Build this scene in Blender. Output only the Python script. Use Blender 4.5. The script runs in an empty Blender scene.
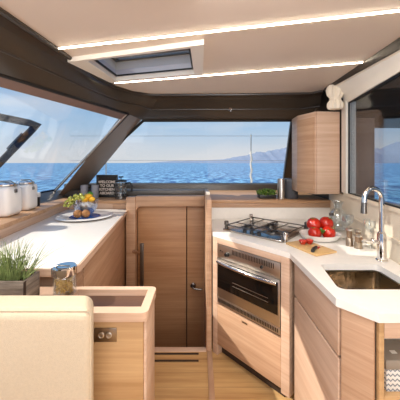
import bpy, bmesh, math, random
from mathutils import Vector, Matrix, Euler
random.seed(7)
S = bpy.context.scene
COL = S.collection
PI = math.pi
F = 260.0; EYE = 1.45; HY = 163.0

# ------------------------------------------------------------------ materials
MATS = {}
def rgb(r, g, b):
    f = lambda c: ((c/255+0.055)/1.055)**2.4 if c > 10 else c/255/12.92
    return (f(r), f(g), f(b), 1)

def mat(name, col, rough=.5, metal=0, spec=.5, coat=0, bump=0, bscale=80, var=0, vscale=6, emit=None, estr=0, sss=0):
    if name in MATS: return MATS[name]
    m = bpy.data.materials.new(name); m.use_nodes = True
    nt = m.node_tree; b = nt.nodes['Principled BSDF']
    b.inputs['Base Color'].default_value = col
    b.inputs['Roughness'].default_value = rough
    b.inputs['Metallic'].default_value = metal
    b.inputs['Specular IOR Level'].default_value = spec
    b.inputs['Coat Weight'].default_value = coat
    if emit:
        b.inputs['Emission Color'].default_value = emit
        b.inputs['Emission Strength'].default_value = estr
    tc = nt.nodes.new('ShaderNodeTexCoord')
    if var:
        n = nt.nodes.new('ShaderNodeTexNoise'); n.inputs['Scale'].default_value = vscale; n.inputs['Detail'].default_value = 4
        nt.links.new(tc.outputs['Object'], n.inputs['Vector'])
        r = nt.nodes.new('ShaderNodeValToRGB')
        c0 = tuple(max(0, c*(1-var)) for c in col[:3])+(1,); c1 = tuple(min(1, c*(1+var)) for c in col[:3])+(1,)
        r.color_ramp.elements[0].position = .3; r.color_ramp.elements[1].position = .7
        r.color_ramp.elements[0].color = c0; r.color_ramp.elements[1].color = c1
        nt.links.new(n.outputs['Fac'], r.inputs['Fac']); nt.links.new(r.outputs['Color'], b.inputs['Base Color'])
    if bump:
        n2 = nt.nodes.new('ShaderNodeTexNoise'); n2.inputs['Scale'].default_value = bscale; n2.inputs['Detail'].default_value = 3
        nt.links.new(tc.outputs['Object'], n2.inputs['Vector'])
        bp = nt.nodes.new('ShaderNodeBump'); bp.inputs['Strength'].default_value = bump; bp.inputs['Distance'].default_value = .004
        nt.links.new(n2.outputs['Fac'], bp.inputs['Height']); nt.links.new(bp.outputs['Normal'], b.inputs['Normal'])
    MATS[name] = m
    return m

def wood(name, light, dark, scale=(2.5, 2.5, 70), rough=.42, planks=None):
    """fine straight grain; scale gives the noise frequency along each axis"""
    m = bpy.data.materials.new(name); m.use_nodes = True
    nt = m.node_tree; b = nt.nodes['Principled BSDF']; L = nt.links
    tc = nt.nodes.new('ShaderNodeTexCoord')
    mp = nt.nodes.new('ShaderNodeMapping'); mp.inputs['Scale'].default_value = scale
    L.new(tc.outputs['Object'], mp.inputs['Vector'])
    n = nt.nodes.new('ShaderNodeTexNoise'); n.inputs['Scale'].default_value = 1; n.inputs['Detail'].default_value = 5; n.inputs['Roughness'].default_value = .65
    L.new(mp.outputs['Vector'], n.inputs['Vector'])
    mp2 = nt.nodes.new('ShaderNodeMapping'); mp2.inputs['Scale'].default_value = tuple(s*.22+.3 for s in scale)
    L.new(tc.outputs['Object'], mp2.inputs['Vector'])
    n2 = nt.nodes.new('ShaderNodeTexNoise'); n2.inputs['Scale'].default_value = 1; n2.inputs['Detail'].default_value = 2
    L.new(mp2.outputs['Vector'], n2.inputs['Vector'])
    mx = nt.nodes.new('ShaderNodeMath'); mx.operation = 'MULTIPLY_ADD'; mx.inputs[1].default_value = .45
    L.new(n2.outputs['Fac'], mx.inputs[0])
    m2 = nt.nodes.new('ShaderNodeMath'); m2.operation = 'MULTIPLY'; m2.inputs[1].default_value = .55
    L.new(n.outputs['Fac'], m2.inputs[0]); L.new(m2.outputs[0], mx.inputs[2])
    r = nt.nodes.new('ShaderNodeValToRGB')
    r.color_ramp.elements[0].position = .36; r.color_ramp.elements[1].position = .62
    r.color_ramp.elements[0].color = dark; r.color_ramp.elements[1].color = light
    L.new(mx.outputs[0], r.inputs['Fac'])
    out = r.outputs['Color']
    if planks:                                    # (axis index, width): thin darker joints between boards
        sep = nt.nodes.new('ShaderNodeSeparateXYZ'); L.new(tc.outputs['Object'], sep.inputs[0])
        d = nt.nodes.new('ShaderNodeMath'); d.operation = 'DIVIDE'; d.inputs[1].default_value = planks[1]
        L.new(sep.outputs[planks[0]], d.inputs[0])
        fr = nt.nodes.new('ShaderNodeMath'); fr.operation = 'FRACT'; L.new(d.outputs[0], fr.inputs[0])
        lt = nt.nodes.new('ShaderNodeMath'); lt.operation = 'LESS_THAN'; lt.inputs[1].default_value = .02
        L.new(fr.outputs[0], lt.inputs[0])
        mxc = nt.nodes.new('ShaderNodeMixRGB'); mxc.blend_type = 'MULTIPLY'; mxc.inputs[2].default_value = (.55, .5, .45, 1)
        L.new(lt.outputs[0], mxc.inputs[0]); L.new(out, mxc.inputs[1]); out = mxc.outputs[0]
    L.new(out, b.inputs['Base Color'])
    b.inputs['Roughness'].default_value = rough
    b.inputs['Specular IOR Level'].default_value = .35
    bp = nt.nodes.new('ShaderNodeBump'); bp.inputs['Strength'].default_value = .12; bp.inputs['Distance'].default_value = .002
    L.new(mx.outputs[0], bp.inputs['Height']); L.new(bp.outputs['Normal'], b.inputs['Normal'])
    return m

def glass(name, tint=(1, 1, 1, 1), refl=.06, rough=0.0, edge=.5):
    """thin clear sheet or vessel: mostly see-through, mirror-like towards grazing angles"""
    m = bpy.data.materials.new(name); m.use_nodes = True
    nt = m.node_tree; L = nt.links; nt.nodes.clear()
    o = nt.nodes.new('ShaderNodeOutputMaterial'); mix = nt.nodes.new('ShaderNodeMixShader')
    t = nt.nodes.new('ShaderNodeBsdfTransparent'); t.inputs[0].default_value = tint
    g = nt.nodes.new('ShaderNodeBsdfGlossy'); g.inputs['Roughness'].default_value = rough; g.inputs[0].default_value = (.95, .97, 1, 1)
    lw = nt.nodes.new('ShaderNodeLayerWeight'); lw.inputs['Blend'].default_value = .25
    mr = nt.nodes.new('ShaderNodeMapRange'); mr.inputs['To Min'].default_value = refl; mr.inputs['To Max'].default_value = edge
    L.new(lw.outputs['Facing'], mr.inputs['Value'])
    L.new(mr.outputs[0], mix.inputs[0]); L.new(t.outputs[0], mix.inputs[1]); L.new(g.outputs[0], mix.inputs[2])
    L.new(mix.outputs[0], o.inputs[0])
    return m

oak = wood('oak_fronts', rgb(200, 165, 136), rgb(174, 136, 107))
oak_pale = wood('oak_pale', rgb(216, 187, 164), rgb(195, 161, 136))
oak_door = wood('oak_door', rgb(194, 152, 114), rgb(172, 128, 92), scale=(2, 2, 55))
oak_top = wood('oak_ledge', rgb(200, 160, 124), rgb(172, 130, 95), scale=(2.5, 55, 55))
oak_console = wood('oak_console', rgb(200, 164, 120), rgb(174, 136, 94), scale=(2, 2, 60))
oak_floor = wood('oak_floor', rgb(212, 174, 120), rgb(180, 138, 88), scale=(2.2, 45, 3), rough=.35, planks=(1, .12))
white_top = mat('white_solid_surface', rgb(240, 236, 230), .3, var=.02, vscale=30)
cream_panel = mat('cream_panel', rgb(240, 226, 204), .45, var=.02, vscale=4)
white_frame = mat('white_lacquer', rgb(236, 230, 220), .35, var=.02)
ceil_mat = mat('ceiling_vinyl', rgb(226, 211, 198), .55, bump=.08, bscale=300, var=.015, vscale=3)
dark_vinyl = mat('dark_brown_vinyl', rgb(62, 54, 46), .3, bump=.1, bscale=220, var=.08, vscale=3)
dark_trim = mat('dark_brown_trim', rgb(58, 50, 43), .28, var=.06)
pillar_mat = mat('grey_brown_pillar', rgb(124, 109, 96), .4, var=.06)
black_rubber = mat('black_rubber', rgb(20, 19, 19), .5, var=.1)
blind_mat = mat('taupe_blind', rgb(116, 94, 86), .6, var=.05, vscale=20)
grey_sill = mat('grey_sill', rgb(92, 88, 84), .35, var=.05)
chrome = mat('chrome', (.82, .8, .78, 1), .08, 1, bump=.01)
steel = mat('brushed_steel', (.66, .61, .55, 1), .33, 1, bump=.03, bscale=200)
steel_dark = mat('smoked_steel', (.2, .19, .18, 1), .3, 1, bump=.03)
bronze = mat('bronzed_steel', (.36, .29, .22, 1), .35, 1, bump=.03)
black_gloss = mat('black_glass', rgb(16, 14, 13), .08, var=.1)
black_matt = mat('black_plastic', rgb(26, 25, 25), .45, var=.1)
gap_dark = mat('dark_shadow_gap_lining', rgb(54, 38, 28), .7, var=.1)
brown_leather = mat('brown_leather', rgb(92, 66, 54), .45, bump=.15, bscale=150, var=.05)
cream_fabric = mat('cream_upholstery', rgb(204, 186, 160), .85, bump=.5, bscale=420, var=.04, vscale=120)
linen = mat('cream_linen', rgb(235, 224, 206), .85, bump=.4, bscale=120, var=.04, vscale=40)
clear = glass('clear_pane', refl=.025, edge=.2)
ware = glass('clear_glassware', tint=(.93, .95, .95, 1), refl=.08, edge=.85)
tinted = glass('reflective_side_pane', tint=(.72, .74, .76, 1), refl=.05, edge=.22)
led = mat('led_strip', (1, .9, .75, 1), emit=(1, .86, .66, 1), estr=26, bump=.01)
ceramic = mat('white_ceramic', rgb(240, 236, 232), .2, var=.02)
ceramic_grey = mat('grey_stoneware', rgb(150, 152, 162), .5, var=.08, vscale=50)
blue_glaze = mat('blue_glaze', rgb(48, 92, 170), .25, var=.5, vscale=14)
tomato_m = mat('tomato_skin', rgb(176, 32, 14), .18, var=.22, vscale=16, coat=.3)
tomato_cut = mat('tomato_flesh', rgb(222, 62, 48), .3, var=.2, vscale=60)
leaf_m = mat('green_leaf', rgb(64, 110, 34), .5, var=.35, vscale=60)
moss_m = mat('herb_leaf', rgb(92, 122, 40), .55, var=.4, vscale=60)
grass_m = mat('grass_blade', rgb(132, 148, 92), .5, var=.5, vscale=25)
grape_m = mat('grape_skin', rgb(176, 178, 82), .22, var=.15, vscale=25, coat=.2)
lemon_m = mat('lemon_peel', rgb(240, 184, 42), .4, bump=.3, bscale=300, var=.08, vscale=30)
lime_m = mat('lime_peel', rgb(88, 150, 44), .4, bump=.3, bscale=300, var=.12, vscale=30)
kiwi_m = mat('kiwi_skin', rgb(158, 110, 66), .8, bump=.5, bscale=500, var=.2, vscale=60)
rustic = wood('weathered_wood', rgb(158, 144, 130), rgb(84, 74, 66), scale=(7, 7, 60), rough=.8)
soil = mat('dark_soil', rgb(48, 36, 28), .9, bump=.8, bscale=120, var=.3)
board_wood = wood('cutting_board_wood', rgb(222, 186, 132), rgb(198, 158, 104), scale=(6, 50, 6))
pasta_m = mat('pasta', rgb(226, 178, 70), .5, var=.15, vscale=30)
pepper_m = mat('peppercorns', rgb(96, 74, 54), .8, var=.5, vscale=300, bump=.5, bscale=300)
oil_m = mat('olive_oil', rgb(150, 120, 40), .2, var=.1)
text_m = mat('pale_lettering', rgb(232, 218, 206), .7, bump=.05)
sign_m = mat('black_sign_board', rgb(38, 32, 30), .7, bump=.1, var=.1)
grey_lid = mat('grey_box_lid', rgb(148, 138, 126), .55, bump=.1, var=.04)

# ------------------------------------------------------------------ mesh helpers
class MB:
    def __init__(s): s.bm = bmesh.new()
    def _merge(s, t):
        me = bpy.data.meshes.new('tmp'); t.to_mesh(me); t.free(); s.bm.from_mesh(me); bpy.data.meshes.remove(me)
    def box(s, x0, x1, y0, y1, z0, z1, bev=0, seg=2, M=None):
        t = bmesh.new(); bmesh.ops.create_cube(t, size=1)
        for v in t.verts: v.co = Vector(((x0+x1)/2+v.co.x*(x1-x0), (y0+y1)/2+v.co.y*(y1-y0), (z0+z1)/2+v.co.z*(z1-z0)))
        if bev: bmesh.ops.bevel(t, geom=t.edges[:], offset=bev, segments=seg, profile=.5, affect='EDGES')
        if M is not None: t.transform(M)
        s._merge(t); return s
    def prism(s, pts, z0, z1, bev=0, seg=2, M=None):
        t = bmesh.new()
        lo = [t.verts.new((p[0], p[1], z0)) for p in pts]; hi = [t.verts.new((p[0], p[1], z1)) for p in pts]
        n = len(pts)
        t.faces.new(hi); t.faces.new(lo[::-1])
        for i in range(n): t.faces.new((lo[i], lo[(i+1) % n], hi[(i+1) % n], hi[i]))
        bmesh.ops.recalc_face_normals(t, faces=t.faces[:])
        if bev: bmesh.ops.bevel(t, geom=t.edges[:], offset=bev, segments=seg, profile=.5, affect='EDGES')
        if M is not None: t.transform(M)
        s._merge(t); return s
    def holed(s, outer, hole, z0, z1):
        """flat slab with one opening"""
        t = bmesh.new()
        for z, flip in ((z0, True), (z1, False)):
            es = []
            for loop in (outer, hole):
                vs = [t.verts.new((p[0], p[1], z)) for p in loop]
                for i in range(len(vs)): es.append(t.edges.new((vs[i], vs[(i+1) % len(vs)])))
            bmesh.ops.triangle_fill(t, use_beauty=True, edges=es)
        t.verts.ensure_lookup_table()
        no, nh = len(outer), len(hole); N = no+nh
        for st, k in ((0, no), (no, nh)):
            for i in range(k):
                a, b = st+i, st+(i+1) % k
                t.faces.new((t.verts[a], t.verts[b], t.verts[b+N], t.verts[a+N]))
        bmesh.ops.recalc_face_normals(t, faces=t.faces[:])
        s._merge(t); return s
    def tube(s, pts, r, n=10, cap=True, rs=None):
        pts = [Vector(p) for p in pts]; t = bmesh.new(); rings = []
        up = None
        for i, p in enumerate(pts):
            d = (pts[min(i+1, len(pts)-1)]-pts[max(i-1, 0)]).normalized()
            if up is None: up = d.orthogonal().normalized()
            up = (up-d*up.dot(d)); up = up.normalized() if up.length > 1e-6 else d.orthogonal().normalized()
            q = d.cross(up); rr = rs[i] if rs else r
            rings.append([t.verts.new(p+(up*math.cos(2*PI*k/n)+q*math.sin(2*PI*k/n))*rr) for k in range(n)])
        for a, b in zip(rings, rings[1:]):
            for k in range(n): t.faces.new((a[k], a[(k+1) % n], b[(k+1) % n], b[k]))
        if cap: t.faces.new(rings[0][::-1]); t.faces.new(rings[-1])
        bmesh.ops.recalc_face_normals(t, faces=t.faces[:])
        s._merge(t); return s
    def lathe(s, prof, c=(0, 0, 0), n=24, M=None, close=True):
        """profile of (radius, height); closed at radius 0"""
        t = bmesh.new(); rings = []
        for r, z in prof:
            if r < 1e-6: rings.append([t.verts.new((0, 0, z))])
            else: rings.append([t.verts.new((r*math.cos(2*PI*k/n), r*math.sin(2*PI*k/n), z)) for k in range(n)])
        for a, b in zip(rings, rings[1:]):
            for k in range(n):
                k2 = (k+1) % n
                if len(a) == 1 and len(b) == 1: break
                if len(a) == 1: t.faces.new((a[0], b[k], b[k2]))
                elif len(b) == 1: t.faces.new((a[k], a[k2], b[0]))
                else: t.faces.new((a[k], a[k2], b[k2], b[k]))
        bmesh.ops.recalc_face_normals(t, faces=t.faces[:])
        if M is not None: t.transform(M)
        t.transform(Matrix.Translation(c)); s._merge(t); return s
    def ball(s, c, r, sc=(1, 1, 1), rot=(0, 0, 0), n=14):
        t = bmesh.new(); bmesh.ops.create_uvsphere(t, u_segments=n+4, v_segments=n, radius=r)
        t.transform(Matrix.Translation(c) @ Euler(rot).to_matrix().to_4x4() @ Matrix.Diagonal((*sc, 1)))
        s._merge(t); return s
    def loft(s, rows):
        t = bmesh.new(); vr = [[t.verts.new(p) for p in r] for r in rows]
        for a, b in zip(vr, vr[1:]):
            for i in range(len(a)-1): t.faces.new((a[i], a[i+1], b[i+1], b[i]))
        s._merge(t); return s
    def thick(s, rows, off):
        """loft given two-sided depth by an offset copy and closed edges"""
        off = Vector(off); R2 = [[Vector(p)+off for p in r] for r in rows]
        t = bmesh.new(); A = [[t.verts.new(p) for p in r] for r in rows]; B = [[t.verts.new(p) for p in r] for r in R2]
        m, n = len(rows), len(rows[0])
        for V in (A, B):
            for i in range(m-1):
                for j in range(n-1): t.faces.new((V[i][j], V[i][j+1], V[i+1][j+1], V[i+1][j]))
        for i in range(m-1):
            for j in (0, n-1): t.faces.new((A[i][j], A[i+1][j], B[i+1][j], B[i][j]))
        for j in range(n-1):
            for i in (0, m-1): t.faces.new((A[i][j], A[i][j+1], B[i][j+1], B[i][j]))
        bmesh.ops.recalc_face_normals(t, faces=t.faces[:])
        s._merge(t); return s
    def build(s, name, m, parent=None, loc=None, sharp=35):
        me = bpy.data.meshes.new(name)
        w = Vector((0, 0, 0)); p = parent
        while p is not None: w += p.location; p = p.parent
        own = Vector(loc)-w if loc is not None else Vector((0, 0, 0))
        s.bm.transform(Matrix.Translation(-(w+own)))
        for f in s.bm.faces: f.smooth = True
        s.bm.to_mesh(me); s.bm.free()
        me.materials.append(m)
        me.set_sharp_from_angle(angle=math.radians(sharp))
        o = bpy.data.objects.new(name, me); COL.objects.link(o)
        o.location = own
        if parent is not None: o.parent = parent
        return o

def tag(o, label=None, cat=None, group=None, kind=None):
    if label: o['label'] = label
    if cat: o['category'] = cat
    if group: o['group'] = group
    if kind: o['kind'] = kind
    return o
def thing(name, label, cat, loc, group=None):
    o = bpy.data.objects.new(name, None); COL.objects.link(o); o.location = loc; o.empty_display_size = .05
    return tag(o, label, cat, group)
def struct(o, label=None): return tag(o, label, kind='structure')
def dup(root, loc, label, rot=0):
    r = root.copy(); COL.objects.link(r); r.location = loc; r.rotation_euler = (0, 0, rot); r['label'] = label
    for ch in list(root.children):
        c = ch.copy(); COL.objects.link(c); c.parent = r
        for g in list(ch.children):
            d = g.copy(); COL.objects.link(d); d.parent = c
    return r
def frame_M(o, dx):
    """matrix whose local x runs along dx (plan direction), y into the cabinet, z up"""
    dx = Vector((dx[0], dx[1], 0)).normalized(); dy = Vector((-dx.y, dx.x, 0))
    M = Matrix.Identity(4)
    for i in range(3): M[i][0] = dx[i]; M[i][1] = dy[i]; M[i][2] = (0, 0, 1)[i]; M[i][3] = o[i]
    return M
def offset_poly(p, d): ...

# ------------------------------------------------------------------ camera
cam = bpy.data.cameras.new('camera'); co = bpy.data.objects.new('camera', cam); COL.objects.link(co)
co.location = (0, 0, EYE); co.rotation_euler = (PI/2, 0, 0)
cam.sensor_width = 36; cam.lens = F/400*36; cam.shift_y = -(200-HY)/400; cam.clip_start = .02; cam.clip_end = 60000
S.camera = co

# ------------------------------------------------------------------ outdoors
def sky():
    w = bpy.data.worlds.new('world'); S.world = w; w.use_nodes = True
    nt = w.node_tree; L = nt.links; bg = nt.nodes['Background']
    tc = nt.nodes.new('ShaderNodeTexCoord'); sp = nt.nodes.new('ShaderNodeSeparateXYZ'); L.new(tc.outputs['Generated'], sp.inputs[0])
    r = nt.nodes.new('ShaderNodeValToRGB'); e = r.color_ramp.elements
    e[0].position = 0; e[0].color = rgb(226, 229, 232)
    e[1].position = 1; e[1].color = rgb(84, 140, 205)
    for p, c in ((.05, rgb(214, 224, 234)), (.13, rgb(178, 209, 238)), (.25, rgb(142, 190, 235)), (.5, rgb(110, 165, 220))):
        k = e.new(p); k.color = c
    L.new(sp.outputs['Z'], r.inputs['Fac'])
    mp = nt.nodes.new('ShaderNodeMapping'); mp.inputs['Scale'].default_value = (1, 1, 4.5); L.new(tc.outputs['Generated'], mp.inputs['Vector'])
    n = nt.nodes.new('ShaderNodeTexNoise'); n.inputs['Scale'].default_value = 2.6; n.inputs['Detail'].default_value = 6
    L.new(mp.outputs['Vector'], n.inputs['Vector'])
    cr = nt.nodes.new('ShaderNodeValToRGB'); cr.color_ramp.elements[0].position = .5; cr.color_ramp.elements[1].position = .72
    cr.color_ramp.elements[1].color = (.5, .5, .5, 1)
    L.new(n.outputs['Fac'], cr.inputs['Fac'])
    mx = nt.nodes.new('ShaderNodeMixRGB'); mx.inputs[2].default_value = rgb(232, 234, 238)
    L.new(cr.outputs['Color'], mx.inputs[0]); L.new(r.outputs['Color'], mx.inputs[1])
    L.new(mx.outputs[0], bg.inputs['Color']); bg.inputs['Strength'].default_value = .98
sky()

def sea_material():
    m = bpy.data.materials.new('sea_water'); m.use_nodes = True; nt = m.node_tree; L = nt.links; b = nt.nodes['Principled BSDF']
    tc = nt.nodes.new('ShaderNodeTexCoord')
    mp = nt.nodes.new('ShaderNodeMapping'); mp.inputs['Scale'].default_value = (.8, .3, 1); L.new(tc.outputs['Object'], mp.inputs['Vector'])
    n = nt.nodes.new('ShaderNodeTexNoise'); n.inputs['Scale'].default_value = 1.0; n.inputs['Detail'].default_value = 8; n.inputs['Roughness'].default_value = .6
    L.new(mp.outputs['Vector'], n.inputs['Vector'])
    r = nt.nodes.new('ShaderNodeValToRGB'); e = r.color_ramp.elements
    e[0].position = .42; e[0].color = rgb(24, 88, 150); e[1].position = .6; e[1].color = rgb(146, 203, 232)  # pale end of the ramp paints wave sparkle into the water colour
    L.new(n.outputs['Fac'], r.inputs['Fac']); L.new(r.outputs['Color'], b.inputs['Base Color'])
    bp = nt.nodes.new('ShaderNodeBump'); bp.inputs['Strength'].default_value = .5; bp.inputs['Distance'].default_value = .25
    L.new(n.outputs['Fac'], bp.inputs['Height']); L.new(bp.outputs['Normal'], b.inputs['Normal'])
    b.inputs['Roughness'].default_value = .35; b.inputs['Specular IOR Level'].default_value = .12
    return m
b = MB(); b.box(-30000, 30000, -8000, 30000, -4.2, -1.8); struct(b.build('sea', sea_material()))

hill_m = mat('hazy_hillside', rgb(138, 154, 176), .9, var=.06, vscale=.004)  # aerial haze is put into the hillside colour itself
def hills(name, prof, Y, depth, seed):
    rnd = random.Random(seed); rows = []
    xs = []
    for (x0, y0), (x1, y1) in zip(prof, prof[1:]):
        for k in range(6): t = k/6; xs.append((x0+(x1-x0)*t, y0+(y1-y0)*t))
    xs.append(prof[-1])
    for j, f in enumerate((0, .3, .6, 1, .5, 0)):
        yy = Y+(j-3)*depth/3
        rows.append([((px-200)/F*Y, yy+rnd.uniform(-40, 40), max(-3, f*((HY-py)/F*Y*(1+rnd.uniform(-.06, .06)))-2)) for px, py in xs])
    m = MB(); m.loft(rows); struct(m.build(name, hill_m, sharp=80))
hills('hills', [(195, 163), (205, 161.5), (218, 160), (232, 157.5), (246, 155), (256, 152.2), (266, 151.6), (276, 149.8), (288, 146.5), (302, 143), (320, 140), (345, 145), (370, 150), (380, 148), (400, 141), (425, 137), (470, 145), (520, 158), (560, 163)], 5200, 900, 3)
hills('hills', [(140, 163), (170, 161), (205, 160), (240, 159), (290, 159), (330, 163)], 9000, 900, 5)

# foredeck with its guard rail
deck_m = mat('white_gelcoat', rgb(225, 225, 222), .4, var=.02)
b = MB(); b.prism([(-2.6, 3.5), (2.4, 3.5), (2.3, 7.4), (-2.5, 7.4)], .1, .55, .03); struct(b.build('foredeck', deck_m))
gr = thing('guard_rail', 'thin wire guard rail on steel stanchions outside the front window', 'railing', (0, 5.2, .55))
for x in (-1.88, 1.02):
    b = MB(); b.tube([(x, 5.2, .55), (x, 5.2, 2.0)], .013); b.lathe([(0, 0), (.04, 0), (.04, .012), (.014, .02), (0, .02)], (x, 5.2, .55)); b.ball((x, 5.2, 2.0), .016)
    b.build('stanchion', steel, gr)
for h in (1.99, 1.5):
    b = MB(); b.tube([(-2.6, 5.2, h), (2.3, 5.2, h)], .004, 6); b.build('wire', steel, gr)
b = MB(); b.tube([(1.02+.012*math.sin(i*1.3), 5.18+.01*math.cos(i*1.3), .6+i*.045) for i in range(25)], .02, 8); b.build('wrapped_rope', linen, gr)

# ------------------------------------------------------------------ setting
CZ = 2.08
Cedge = [(-.92, -2.0), (-.90, 0), (-.86, .5), (-.82, 1.07), (-.785, 1.45), (-.75, 1.9), (-.70, 2.12), (-.60, 2.29), (-.46, 2.375), (-.2, 2.385), (.3, 2.37), (.98, 2.33), (1.06, 2.25), (1.05, 2.18), (1.0, 1.3), (.93, 0), (.9, -2.0)]
# hatch opening in plan
HN = [(-.665, 1.535), (-.05, 1.365), (-.04, 1.755), (-.618, 1.905)]
HO = [(-.79, 1.55), (.02, 1.32), (.02, 1.775), (-.675, 1.95)]
b = MB(); b.holed(Cedge, HN, CZ, CZ+.03); struct(b.build('ceiling', ceil_mat))
roof_m = mat('roof_gelcoat', rgb(222, 220, 214), .5, var=.02)
b = MB(); b.holed([(-1.25, -2), (-1.2, 1.4), (-.85, 2.5), (-.75, 2.9), (1.15, 2.9), (1.5, 2.4), (1.5, -2)], HN, CZ+.05, CZ+.11); struct(b.build('roof', roof_m))

# hatch
hatch = thing('roof_hatch', 'white framed roof hatch set in the ceiling between the light strips', 'hatch', (-.37, 1.63, CZ))
b = MB(); b.holed(HO, HN, CZ-.028, CZ-.0005); b.build('frame', white_frame, hatch)
def shrink(p, f):
    cx = sum(q[0] for q in p)/len(p); cy = sum(q[1] for q in p)/len(p)
    return [(cx+(x-cx)*f, cy+(y-cy)*f) for x, y in p]
b = MB(); b.holed(shrink(HN, .999), shrink(HN, .985), CZ+.0, CZ+.05); b.build('well_lining', mat('hatch_lining', rgb(205, 203, 208), .5, var=.03), hatch)
b = MB(); b.holed(shrink(HN, .985), shrink(HN, .95), CZ+.002, CZ+.012); b.build('seal', black_rubber, hatch)
b = MB(); b.holed(shrink(HN, 1.08), shrink(HN, .9), CZ+.111, CZ+.13); b.build('sash', steel_dark, hatch)
b = MB(); b.prism(shrink(HN, .95), CZ+.114, CZ+.124); b.build('pane', glass('hatch_pane', tint=(.9, .93, .96, 1), refl=.06), hatch)
for (x, y) in ((-.42, 1.62), (-.22, 1.57)):
    b = MB(); b.box(x-.035, x+.035, y-.012, y+.012, CZ+.075, CZ+.10, .004); b.box(x-.012, x+.012, y-.02, y+.02, CZ+.095, CZ+.114, .003)
    b.build('latch', black_matt, hatch)
b = MB(); b.tube([(-.58, 1.75, CZ+.085), (-.06, 1.62, CZ+.085)], .012); b.build('stay_bar', steel_dark, hatch)

# LED strips
def strip(a, c, w, label):
    a = Vector((*a, 0)); c = Vector((*c, 0)); d = (c-a); M = frame_M(a, d)
    t = thing('light_strip', label, 'light strip', (*((a+c)/2)[:2], CZ))
    b = MB(); b.box(0, d.length, -w/2-.004, w/2+.004, CZ-.004, CZ-.0005, .001, M=M); b.build('channel', white_frame, t)
    b = MB(); b.box(.005, d.length-.005, -w/2, w/2, CZ-.007, CZ-.0042, M=M); b.build('diffuser', led, t)
strip((-.775, 1.42), (.985, 1.03), .011, 'longer warm light strip across the ceiling in front of the hatch, nearer of two')
strip((-.67, 2.035), (1.015, 1.615), .010, 'warm light strip across the ceiling along the far side of the hatch')

# window-top polyline (left side, then front)
WZ = 1.9
Wt = [(-1.72, -2.0), (-1.475, 0), (-1.305, .5), (-1.11, 1.07), (-.98, 1.45), (-.825, 1.9), (-.75, 2.12), (-.70, 2.29), (-.66, 2.38), (-.60, 2.75), (.2, 2.76), (.97, 2.75), (1.18, 2.6)]
Ct = [(c[0], c[1]) for c in Cedge[:9]]+[(-.35, 2.38), (.3, 2.37), (.98, 2.33), (1.06, 2.25)]
mid = []; mid2 = []
for (cx, cy), (wx, wy) in zip(Ct, Wt):
    mid.append((cx+(wx-cx)*.22, cy+(wy-cy)*.22, CZ-.03)); mid2.append((cx+(wx-cx)*.5, cy+(wy-cy)*.5, CZ-.105))
b = MB(); b.thick([[(x, y, CZ+.01) for x, y in Ct], mid], (0, 0, .02)); struct(b.build('trim_1', dark_trim))
b = MB(); b.thick([[(x, y, z+.006) for x, y, z in mid], mid2, [(x, y, WZ) for x, y in Wt]], (0, 0, .02)); struct(b.build('wall_top', dark_vinyl))
b = MB(); b.tube([(x+.006, y-.004, CZ-.008) for x, y in Ct], .013, 8); b.tube([(x, y, z+.004) for x, y, z in mid2], .008, 8)
struct(b.build('trim_2', dark_trim))
# small spotlights in the dark band
def spot(p, nrm, label):
    M = Matrix.Translation(p) @ Vector(nrm).to_track_quat('Z', 'Y').to_matrix().to_4x4()
    t = thing('spotlight', label, 'spotlight', p, None)
    b = MB(); b.lathe([(0, 0), (.02, 0), (.02, .008), (.013, .012), (.012, .006), (0, .006)], M=M); b.build('bezel', chrome, t)
    b = MB(); b.tube([M @ Vector((0, 0, .008)), M @ Vector((0, 0, .03)), M @ Vector((.0, .02, .035))], .005, 8); b.ball(M @ Vector((0, .02, .035)), .009); b.build('lamp_head', chrome, t)
spot((-.91, 1.75, 1.985), (.5, -.3, -.8), 'small chrome spotlight in the dark band above the left window')
spot((.3, 2.56, 1.985), (0, -.5, -.85), 'small chrome spotlight in the dark band above the front window')

# left side window
Bl = [(-1.9, -2.0), (-1.86, 0), (-1.84, .5), (-1.81, 1.07), (-1.79, 1.45), (-1.76, 1.9), (-1.75, 2.12), (-1.73, 2.5), (-1.70, 3.05)]
BLZ = 1.13
sill_l = [(x, y, BLZ) for x, y in Bl]; top_l = [(x, y, WZ) for x, y in Wt[:9]]
w2 = MB(); w2.thick([sill_l, top_l], (-.008, 0, .002)); w_left = struct(w2.build('window_1', clear))
b = MB(); b.tube([(x, y, z) for x, y, z in sill_l]+[top_l[-1]], .014, 8); b.tube(top_l, .012, 8); b.build('seal', black_rubber, w_left)
# roller blind hem just under the top edge
hem = [[Vector(t)*1.0+Vector((.004, -.004, -.004)) for t in top_l], [Vector(t).lerp(Vector(s), .065)+Vector((.006, -.004, 0)) for t, s in zip(top_l, sill_l)]]
b = MB(); b.thick(hem, (.004, -.002, 0)); b.build('blind_hem', blind_mat, w_left)
# opened sash outside the left window
def at(px, py, Y): return Vector(((px-200)/F*Y, Y, EYE-(py-HY)/F*Y))
A0, A1, A2, A3 = Vector((-2.25, 2.35, 1.955)), at(37, 124.5, 2.62), at(-2, 165, 2.72), Vector((-2.45, 2.72, 1.15))
sb = MB()
pA = [A0, A0.lerp(A1, .5), A0.lerp(A1, .9), A1+Vector((.01, 0, -.012)), A1.lerp(A2, .1), A1.lerp(A2, .5), A2, A3]
sb.tube(pA, .036, 10); sb.tube([A0, A3], .03, 8)
sb.build('open_sash', mat('dark_sash', rgb(40, 34, 30), .6, spec=.3, var=.1), w_left)
b = MB(); b.tube([A1.lerp(A2, .25)+Vector((-.03, -.03, .01)), A1.lerp(A2, .62)+Vector((-.03, -.03, .01))], .012, 8); b.build('gas_strut', steel_dark, w_left)
b = MB(); b.thick([[A0, A1], [A3, A2]], (0, .006, 0)); b.build('sash_pane', clear, w_left)

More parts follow.
